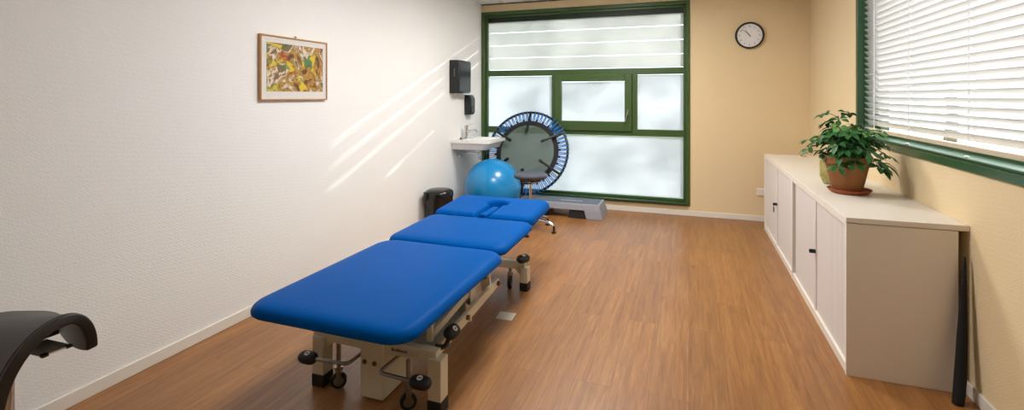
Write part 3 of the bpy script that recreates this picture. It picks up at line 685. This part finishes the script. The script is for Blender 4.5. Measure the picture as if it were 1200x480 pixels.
def hand(name, ang, L, wd, z):
    bm = bmesh.new(); R = TM @ Matrix.Rotation(-math.radians(ang), 4, 'Z')
    vs = [(-wd, -0.018), (wd, -0.018), (wd*0.5, L), (-wd*0.5, L)]; prism(bm, vs, 'Z', z, z+0.001); bmesh.ops.transform(bm, matrix=R, verts=bm.verts); obj(name, bm, M['ink'], clock)
hand('hour_hand', 325, 0.075, 0.0036, 0.022); hand('minute_hand', 314, 0.112, 0.0028, 0.024)
bm = bmesh.new(); lathe(bm, [(0, 0.019), (0.006, 0.019), (0.006, 0.027), (0, 0.028)], seg=16, mt=TM); obj('hand_boss', bm, M['ink'], clock, smooth=True)

# ------------------------------------------------------------------ socket, floor cover
so_ = thing('wall_socket', 'small white power socket low on the back wall beside the far cabinet', 'socket', (0.770, YB, 0.33))
obj('socket_plate', bx(0.725, 0.805, YB-0.012, YB-0.0005, 0.290, 0.372), M['plastic'], so_, bevel=0.003)
bm = bmesh.new(); lathe(bm, [(0.019, 0), (0.021, 0), (0.021, 0.003), (0.019, 0.003), (0.019, 0)], seg=24, mt=Matrix.Translation((0.765, YB-0.012, 0.331)) @ Matrix.Rotation(PI/2, 4, 'X')); obj('socket_ring', bm, M['skirt'], so_)
fc = obj('floor_outlet_cover', bx(-0.055, 0.055, -0.055, 0.055, 0.0, 0.003), M['cover'], None, bevel=0.001)
fc.location = (-1.111, 2.991, 0.0002); fc.rotation_euler = (0, 0, 0.06)
tag(fc, 'small square pale cover plate flat on the wood floor beside the bench', 'floor plate')

# ------------------------------------------------------------------ wash basin
sy0, sy1, sx1, sz = 5.285, 5.860, -2.175, 0.895
sink = thing('wash_basin', 'white ceramic wash basin mounted on the left wall below the dispensers', 'sink', (XL, (sy0+sy1)/2, sz))
bm = bmesh.new(); x0 = XL+0.001
outer = [(x0, sy0), (sx1-0.03, sy0), (sx1, sy0+0.03), (sx1, sy1-0.03), (sx1-0.03, sy1), (x0, sy1)]
inner = [(x0+0.13, sy0+0.035), (sx1-0.06, sy0+0.035), (sx1-0.03, sy0+0.07), (sx1-0.03, sy1-0.07), (sx1-0.06, sy1-0.035), (x0+0.13, sy1-0.035)]
cen = ((x0+sx1)/2+0.03, (sy0+sy1)/2)
sc = lambda pts, k: [(cen[0]+(p[0]-cen[0])*k, cen[1]+(p[1]-cen[1])*k) for p in pts]
low = [(x0, sy0+0.045), (sx1-0.10, sy0+0.045), (sx1-0.06, sy0+0.08), (sx1-0.06, sy1-0.08), (sx1-0.10, sy1-0.045), (x0, sy1-0.045)]
low2 = [(x0, sy0+0.09), (sx1-0.22, sy0+0.09), (sx1-0.18, sy0+0.14), (sx1-0.18, sy1-0.14), (sx1-0.22, sy1-0.09), (x0, sy1-0.09)]
mid_ = [(x0, sy0+0.018), (sx1-0.055, sy0+0.018), (sx1-0.03, sy0+0.048), (sx1-0.03, sy1-0.048), (sx1-0.055, sy1-0.018), (x0, sy1-0.018)]
stack = [(low2, sz-0.128), (low, sz-0.112), (mid_, sz-0.045), (outer, sz-0.038), (outer, sz), (inner, sz), (sc(inner, 0.93), sz-0.03), (sc(inner, 0.8), sz-0.09), (sc(inner, 0.35), sz-0.10)]
rg = [[bm.verts.new((p[0], p[1], z)) for p in P] for P, z in stack]
for a, b in zip(rg, rg[1:]):
    for k in range(6): bm.faces.new((a[k], a[(k+1) % 6], b[(k+1) % 6], b[k]))
bm.faces.new(list(reversed(rg[0]))); bm.faces.new(rg[-1])
obj('basin', bm, M['ceramic'], sink, bevel=0.006, seg=3)
ym = (sy0+sy1)/2; fx = XL+0.075
bm = bmesh.new(); cyl(bm, (fx, ym, sz-0.001), (fx, ym, sz+0.012), 0.026); cyl(bm, (fx, ym, sz+0.01), (fx, ym, sz+0.135), 0.022)
tube(bm, rounded([(fx, ym, sz+0.085), (fx+0.12, ym, sz+0.100), (fx+0.15, ym, sz+0.080)], 0.015), 0.014, 12)
fa = obj('faucet', bm, M['chrome'], sink, smooth=True)
bm = bmesh.new(); cyl(bm, (fx, ym, sz+0.134), (fx, ym, sz+0.160), 0.023); bar(bm, (fx, ym, sz+0.158), (fx+0.10, ym, sz+0.180), 0.022, 0.008); obj('faucet_lever', bm, M['chrome'], fa, smooth=True)
bm = bmesh.new(); lathe(bm, [(0, 0), (0.022, 0), (0.022, 0.004), (0.008, 0.006), (0.008, 0.02), (0, 0.02)], (fx-0.01, ym-0.13, sz), 20); obj('basin_plug', bm, M['gloss_black'], sink, smooth=True)
px_, py_ = XL+0.26, ym
bm = bmesh.new(); cyl(bm, (px_, py_, sz-0.20), (px_, py_, sz-0.126), 0.017); cyl(bm, (px_, py_, sz-0.25), (px_, py_, sz-0.18), 0.026)
tube(bm, rounded([(px_, py_, sz-0.20), (px_-0.02, py_, sz-0.175), (XL+0.03, py_, sz-0.175), (XL+0.002, py_, sz-0.175)], 0.02), 0.014, 12); cyl(bm, (XL+0.001, py_, sz-0.175), (XL+0.012, py_, sz-0.175), 0.03)
obj('drain_trap', bm, M['chrome'], sink, smooth=True)
for dy in (-0.11, -0.03):
    bm = bmesh.new(); y = ym+dy; cyl(bm, (XL+0.001, y, sz-0.21), (XL+0.06, y, sz-0.21), 0.012); cyl(bm, (XL+0.05, y, sz-0.21), (XL+0.05, y, sz-0.128), 0.006); cyl(bm, (XL+0.035, y-0.03, sz-0.21), (XL+0.035, y+0.0, sz-0.21), 0.013)
    obj('stop_valve', bm, M['chrome'], sink, smooth=True)

# ------------------------------------------------------------------ dispensers
ty0, ty1, tx, tz0, tz1 = 5.262, 5.60, -2.545, 1.448, 1.842
td = thing('towel_dispenser', 'tall black paper towel dispenser on the left wall above the basin', 'dispenser', (XL, (ty0+ty1)/2, tz0))
bm = bmesh.new(); prism(bm, [(XL+0.001, tz0), (tx-0.015, tz0), (tx, tz0+0.02), (tx, tz1-0.012), (tx-0.012, tz1), (XL+0.001, tz1)], 'Y', ty0, ty1); obj('housing', bm, M['satin_black'], td, bevel=0.004)
obj('front_cover', bx(tx, tx+0.004, ty0+0.012, ty1-0.006, tz0+0.022, tz1-0.016), M['gloss_black'], td, bevel=0.002)
obj('paper_sheet', bx(-2.63, -2.59, ty0+0.03, ty0+0.10, tz0-0.012, tz0+0.002), M['paper'], td)
obj('lock_button', tb([(-2.62, ty0-0.003, tz1-0.035), (-2.62, ty0+0.004, tz1-0.035)], 0.012, 14), M['ink'], td, smooth=True)
bm = bmesh.new()
for k in range(4): add_box(bm, -2.607, -2.597, ty0-0.0010, ty0+0.0005, 1.655+0.024*k, 1.655+0.024*k+0.015)
obj('side_print', bm, M['steel'], td)
ey0, ey1, ex, ez0, ez1 = 5.675, 5.80, -2.575, 1.180, 1.430
sd = thing('soap_dispenser', 'small black soap dispenser on the left wall, below the towel dispenser', 'dispenser', (XL, (ey0+ey1)/2, ez0))
bm = bmesh.new(); prism(bm, [(XL+0.001, ez0), (ex-0.02, ez0), (ex, ez0+0.03), (ex, ez1-0.05), (ex-0.02, ez1-0.008), (ex-0.035, ez1), (XL+0.001, ez1)], 'Y', ey0, ey1); obj('housing', bm, M['satin_black'], sd, bevel=0.006, seg=3)
obj('push_lever', bx(ex-0.002, ex+0.004, ey0+0.02, ey1-0.02, ez0+0.035, ez0+0.10), M['gloss_black'], sd, bevel=0.003)
bm = bmesh.new()
for k in range(4): add_box(bm, ex, ex+0.0008, ey0+0.056, ey0+0.066, 1.30+0.017*k, 1.30+0.017*k+0.010)
obj('front_print', bm, M['steel'], sd)

# ------------------------------------------------------------------ pedal bin
BN = Vector((-2.500, 4.70, 0)); R = 0.148
bn = thing('pedal_bin', 'black round pedal bin against the left wall beyond the bench', 'bin', BN)
obj('bin_body', lt([(0, 0.0), (R*0.94, 0.0), (R*0.95, 0.012), (R*0.95, 0.345), (R*0.98, 0.350), (R*0.98, 0.362), (0, 0.362)], BN, 48), M['satin_black'], bn, smooth=True)
obj('bin_lid', lt([(R*0.90, 0.362), (R, 0.364), (R, 0.395), (R*0.95, 0.412), (R*0.78, 0.425), (R*0.4, 0.432), (0, 0.434)], BN, 48), M['gloss_black'], bn, smooth=True)
obj('bin_base', lt([(0, 0), (R*0.97, 0), (R*0.97, 0.018), (R*0.93, 0.022), (0, 0.022)], BN, 48), M['black'], bn, smooth=True)
bm = bmesh.new(); add_box(bm, -0.03, 0.03, R-0.004, R+0.020, 0.33, 0.41, Matrix.Translation(BN) @ Matrix.Rotation(2.45, 4, 'Z')); obj('bin_hinge', bm, M['black'], bn, bevel=0.005)
bm = bmesh.new(); add_box(bm, -0.025, 0.025, R-0.01, R+0.035, 0.010, 0.018, Matrix.Translation(BN) @ Matrix.Rotation(-0.7, 4, 'Z')); obj('bin_pedal', bm, M['black'], bn, bevel=0.003)

# ------------------------------------------------------------------ exercise ball
bm = bmesh.new(); bmesh.ops.create_uvsphere(bm, u_segments=64, v_segments=40, radius=0.337)
for v in bm.verts:   # shallow moulded rings
    a = math.asin(max(-1, min(1, v.co.z/0.337)))
    v.co *= 1.0
bl = thing('exercise_ball', 'large glossy blue exercise ball on the floor below the wash basin', 'ball', (-2.187, 5.434, 0.0))
bmesh.ops.translate(bm, vec=(-2.187, 5.434, 0.337), verts=bm.verts); obj('ball_skin', bm, M['ball'], bl, smooth=True)
bm = bmesh.new(); lathe(bm, [(0, 0), (0.014, 0), (0.014, 0.004), (0.006, 0.006), (0, 0.006)], seg=18, mt=Matrix.Translation((-2.187, 5.434, 0.337)) @ Matrix.Rotation(0.9, 4, 'Y') @ Matrix.Rotation(0.5, 4, 'X') @ Matrix.Translation((0, 0, 0.335)))
obj('valve_plug', bm, M['ball'], bl, smooth=True)

# ------------------------------------------------------------------ stool
SCn = Vector((-1.583, 5.009, 0))
st = thing('swivel_stool', 'small round grey swivel stool with chrome star base behind the bench', 'stool', SCn)
obj('seat', lt([(0, 0.603), (0.14, 0.602), (0.165, 0.598), (0.178, 0.588), (0.180, 0.575)], SCn, 48), M['seat'], st, smooth=True)
obj('seat_rim', lt([(0.180, 0.576), (0.181, 0.570), (0.172, 0.552), (0.13, 0.540), (0, 0.540)], SCn, 48), M['seat_side'], st, smooth=True)
obj('height_ring', lt([(0.110, 0.522), (0.116, 0.528), (0.122, 0.522), (0.116, 0.516), (0.110, 0.522)], SCn, 40), M['chrome'], st, smooth=True)
bm = bmesh.new(); cyl(bm, SCn+Vector((0, 0, 0.49)), SCn+Vector((0, 0, 0.541)), 0.045); add_box(bm, SCn.x-0.10, SCn.x+0.10, SCn.y-0.02, SCn.y+0.02, 0.528, 0.541); obj('seat_mount', bm, M['black'], st, smooth=True)
bm = bmesh.new(); cyl(bm, SCn+Vector((0, 0, 0.10)), SCn+Vector((0, 0, 0.33)), 0.025); cyl(bm, SCn+Vector((0, 0, 0.32)), SCn+Vector((0, 0, 0.50)), 0.016); obj('column', bm, M['chrome'], st, smooth=True)
for k in range(5):
    a = math.radians(-8.6+72*k); d = Vector((math.cos(a), math.sin(a), 0))
    bm = bmesh.new(); pts = smooth_path([SCn+d*0.015+Vector((0, 0, 0.115)), SCn+d*0.12+Vector((0, 0, 0.118)), SCn+d*0.22+Vector((0, 0, 0.100)), SCn+d*0.272+Vector((0, 0, 0.072))], 4)
    tube(bm, pts, [0.024-0.0009*i for i in range(len(pts))], 12, flat=0.7); l = obj('base_leg', bm, M['chrome'], st, smooth=True)
    obj('glide', lt([(0, 0), (0.024, 0), (0.026, 0.004), (0.024, 0.014), (0.012, 0.018), (0.012, 0.076), (0, 0.076)], SCn+d*0.270, 20), M['black'], l, smooth=True)

# ------------------------------------------------------------------ aerobic step
ax0, ax1, ay0, ay1, az = -1.99, -0.925, 5.635, 6.035, 0.168
ae = thing('aerobic_step', 'low grey exercise step with dark grip top under the back window', 'exercise step', ((ax0+ax1)/2, (ay0+ay1)/2, 0))
def frust(bm, b, t, z0, z1):
    A = [bm.verts.new((x, y, z0)) for x, y in ((b[0], b[2]), (b[1], b[2]), (b[1], b[3]), (b[0], b[3]))]; B = [bm.verts.new((x, y, z1)) for x, y in ((t[0], t[2]), (t[1], t[2]), (t[1], t[3]), (t[0], t[3]))]
    bm.faces.new(list(reversed(A))); bm.faces.new(B)
    for k in range(4): bm.faces.new((A[k], A[(k+1) % 4], B[(k+1) % 4], B[k]))
bm = bmesh.new(); frust(bm, (ax0+0.022, ax1-0.022, ay0+0.012, ay1-0.012), (ax0+0.042, ax1-0.042, ay0+0.028, ay1-0.028), 0.095, az); obj('platform', bm, M['grey'], ae, bevel=0.008, seg=3)
obj('grip_top', bx(ax0+0.060, ax1-0.060, ay0+0.045, ay1-0.045, az-0.002, az+0.002), M['dgrey'], ae, bevel=0.002)
for a, b, c, d_ in ((ax0, ax0+0.185, ax0+0.022, ax0+0.215), (ax1-0.185, ax1, ax1-0.215, ax1-0.022)):
    bm = bmesh.new(); frust(bm, (a, b, ay0, ay1), (c, d_, ay0+0.012, ay1-0.012), 0.0, 0.098); obj('end_support', bm, M['grey'], ae, bevel=0.005)
for a, b in ((ax1-0.40, ax1-0.19), (ax0+0.19, ax0+0.40)):
    bm = bmesh.new(); frust(bm, (a, b, ay0+0.015, ay1-0.015), (a+0.01, b-0.01, ay0+0.03, ay1-0.03), 0.0, 0.093); obj('riser_block', bm, M['black'], ae, bevel=0.004)
bm = bmesh.new(); random.seed(5); x = -1.45
for k in range(9): add_box(bm, x, x+0.020, 5.80, 5.83, az+0.0019, az+0.0027); x += 0.029
obj('top_print', bm, M['mark'], ae)

# ------------------------------------------------------------------ mini trampoline, leaning on the window
TR = 0.530; TL = math.radians(20.0)
tr = thing('mini_trampoline', 'round trampoline with blue bungee loops leaning on the green window', 'trampoline', (-1.950, 5.830, 0.180)); tr.rotation_euler = (-TL, 0, 0)
# local frame: disc in the XZ plane, centre at (0,0,TR), facing -Y
C0 = Vector((0, 0, TR+0.024))
def ringt(R, r, seg=96, s2=12, y=0.0):
    bm = bmesh.new(); pts = [Vector((R*math.cos(2*PI*k/seg), y, R*math.sin(2*PI*k/seg)))+C0 for k in range(seg)]
    rings = []
    for k, p in enumerate(pts):
        d = (p-C0-Vector((0, y, 0))).normalized(); rings.append([bm.verts.new(p+(d*math.cos(2*PI*j/s2)+Vector((0, 1, 0))*math.sin(2*PI*j/s2))*r) for j in range(s2)])
    for k in range(seg):
        a, b = rings[k], rings[(k+1) % seg]
        for j in range(s2): bm.faces.new((a[j], a[(j+1) % s2], b[(j+1) % s2], b[j]))
    return bm
obj('rim_tube', ringt(TR, 0.016), M['satin_black'], tr, smooth=True, local=True)
def disc(r0, r1, y, th, seg=96):
    bm = bmesh.new(); lathe(bm, [(r0, 0), (r1, 0), (r1, th), (r0, th), (r0, 0)] if r0 > 0 else [(0, 0), (r1, 0), (r1, th), (0, th)], seg=seg, mt=Matrix.Translation(C0+Vector((0, y, 0))) @ Matrix.Rotation(PI/2, 4, 'X')); return bm
obj('jumping_mat', disc(0, 0.387, 0.0, 0.002), M['tramp_mat'], tr, local=True)
obj('mat_hem', disc(0.355, 0.415, 0.004, 0.008), M['hem'], tr, local=True)
NB = 60
loop0 = dk0 = None
for k in range(NB):
    a = 2*PI*k/NB
    if loop0 is None:
        bm = bmesh.new(); da = 0.030
        tube(bm, [(math.cos(-da)*0.407, 0.002, math.sin(-da)*0.407), (math.cos(-da*0.45)*(TR+0.012), -0.014, math.sin(-da*0.45)*(TR+0.012)), (math.cos(0)*(TR+0.019), 0.0, 0.0), (math.cos(da*0.45)*(TR+0.012), 0.014, math.sin(da*0.45)*(TR+0.012)), (math.cos(da)*0.407, 0.002, math.sin(da)*0.407)], 0.0060, 7)
        loop0 = o = obj('bungee_loop', bm, M['rope'], tr, local=True, smooth=True)
    else:
        o = loop0.copy(); COL.objects.link(o); o.parent = tr
    o.location = C0; o.rotation_euler = (0, -a, 0)
for k in range(30):
    a = 2*PI*(k+0.5)/30
    if dk0 is None:
        bm = bmesh.new(); add_box(bm, 0.400, 0.443, -0.005, 0.005, -0.014, 0.014); dk0 = o = obj('mat_tab', bm, M['hem'], tr, local=True, bevel=0.003)
    else:
        o = dk0.copy(); COL.objects.link(o); o.parent = tr
    o.location = C0; o.rotation_euler = (0, -a, 0)
for k in range(6):
    a = math.radians(90+60*k); d = Vector((math.cos(a), 0, math.sin(a)))
    bm = bmesh.new(); tube(bm, [C0+d*(TR-0.002)+Vector((0, -0.016, 0)), C0+d*(TR-0.10)+Vector((0, -0.05, 0)), C0+d*0.245+Vector((0, -0.105, 0))], 0.0155, 12); l = obj('leg', bm, M['satin_black'], tr, smooth=True, local=True)
    bm = bmesh.new(); e1 = C0+d*0.245+Vector((0, -0.105, 0)); dd = (d*-0.17+Vector((0, -0.055, 0))).normalized(); tube(bm, [e1-dd*0.035, e1+dd*0.010], 0.0205, 14); obj('leg_cap', bm, M['black'], l, smooth=True, local=True)

# ------------------------------------------------------------------ saddle stool at the near left
f = Vector((0.9987, -0.05, 0)); SP = Vector((-2.035, 1.10, 0))-f*0.36
ss = thing('saddle_stool', 'black saddle-shaped stool at the near left, close to the white wall', 'stool', SP)
lft = Vector((-f.y, f.x, 0))     # f: pommel direction, lft: away from the camera
def saddle(off=0.0):
    rows = []
    NS, NT = 26, 36
    for i in range(NS+1):
        s = i/NS                                    # 0 rear .. 1 pommel
        L = -0.20+0.56*s
        ridge = 0.560+0.100*s**1.3
        row = []
        for j in range(NT+1):
            t = -1+2*j/NT                           # -1 near side .. +1 far side
            th = abs(t); k = s*s*(3-2*s); pm = math.radians(45+38*k); ph = th*pm
            half = (0.20-0.090*k if t > 0 else 0.21-0.012*k)*(1-0.25*max(0, 0.2-s)/0.2)
            D = 0.05+(0.115*k if t > 0 else 0.200*k)
            p = SP+f*(L+(-0.03 if t > 0 else 0.0)*th*th*s)+lft*(half*math.sin(ph)/math.sin(pm)*(1 if t > 0 else -1))+Vector((0, 0, ridge-D*(1-math.cos(ph))/(1-math.cos(pm))-off))
            row.append(p)
        rows.append(row)
    return rows
bm = bmesh.new(); G = saddle(); V = [[bm.verts.new(p) for p in r] for r in G]
for a, b in zip(V, V[1:]):
    for k in range(len(a)-1): bm.faces.new((a[k], a[k+1], b[k+1], b[k]))
seat = obj('seat', bm, M['leather'], ss, smooth=True)
so = seat.modifiers.new('padding', 'SOLIDIFY'); so.thickness = 0.036; so.offset = -1
bv = seat.modifiers.new('bevel', 'BEVEL'); bv.width = 0.014; bv.segments = 4; bv.limit_method = 'ANGLE'; bv.angle_limit = math.radians(40)
# stitched seam just inside the pommel edge
bm = bmesh.new(); rowi = G[-2]; tube(bm, [p+Vector((0, 0, 0.0008)) for p in rowi[2:-2]], 0.0016, 6); obj('stitched_seam', bm, M['seam'], ss, smooth=True)
bm = bmesh.new(); Rm = Matrix.Translation(SP+Vector((0, 0, 0.515))) @ Matrix.Rotation(math.atan2(f.y, f.x), 4, 'Z')
add_box(bm, -0.10, 0.12, -0.09, 0.09, -0.006, 0.006, Rm); pl = obj('seat_plate', bm, M['black'], ss, bevel=0.002)
bm = bmesh.new(); bar(bm, SP+f*0.14+lft*0.0+Vector((0, 0, 0.512)), SP+f*0.300+lft*0.0+Vector((0, 0, 0.522)), 0.085, 0.006); pd = obj('tilt_paddle', bm, M['plastic'], ss, bevel=0.001)
bm = bmesh.new(); e = SP+f*0.300+Vector((0, 0, 0.522))
for s in (-1, 1):
    bm = bmesh.new(); bar(bm, e+lft*(0.035*s)-f*0.012, e+lft*(0.035*s)+f*0.004, 0.018, 0.009); obj('paddle_tip', bm, M['black'], pd)
SP = SP-f*0.045
bm = bmesh.new(); cyl(bm, SP+Vector((0, 0, 0.10)), SP+Vector((0, 0, 0.34)), 0.026); cyl(bm, SP+Vector((0, 0, 0.30)), SP+Vector((0, 0, 0.51)), 0.014); obj('column', bm, M['chrome'], ss, smooth=True)
for k in range(5):
    a = math.radians(56+72*k); d = Vector((math.cos(a), math.sin(a), 0))
    bm = bmesh.new(); tube(bm, [SP+d*0.01+Vector((0, 0, 0.12)), SP+d*0.13+Vector((0, 0, 0.105)), SP+d*0.23+Vector((0, 0, 0.075))], [0.024, 0.019, 0.014], 12, flat=0.7); l = obj('base_leg', bm, M['chrome'], ss, smooth=True)
    bm = bmesh.new(); c = SP+d*0.225; lathe(bm, [(0, -0.02), (0.026, -0.02), (0.029, -0.015), (0.029, 0.015), (0.026, 0.02), (0, 0.02)], seg=20, mt=Matrix.Translation((c.x, c.y, 0.029)) @ Matrix.Rotation(a, 4, 'Z') @ Matrix.Rotation(PI/2, 4, 'X')); cyl(bm, (c.x, c.y, 0.05), (c.x, c.y, 0.08), 0.006)
    obj('castor', bm, M['black'], l, smooth=True)
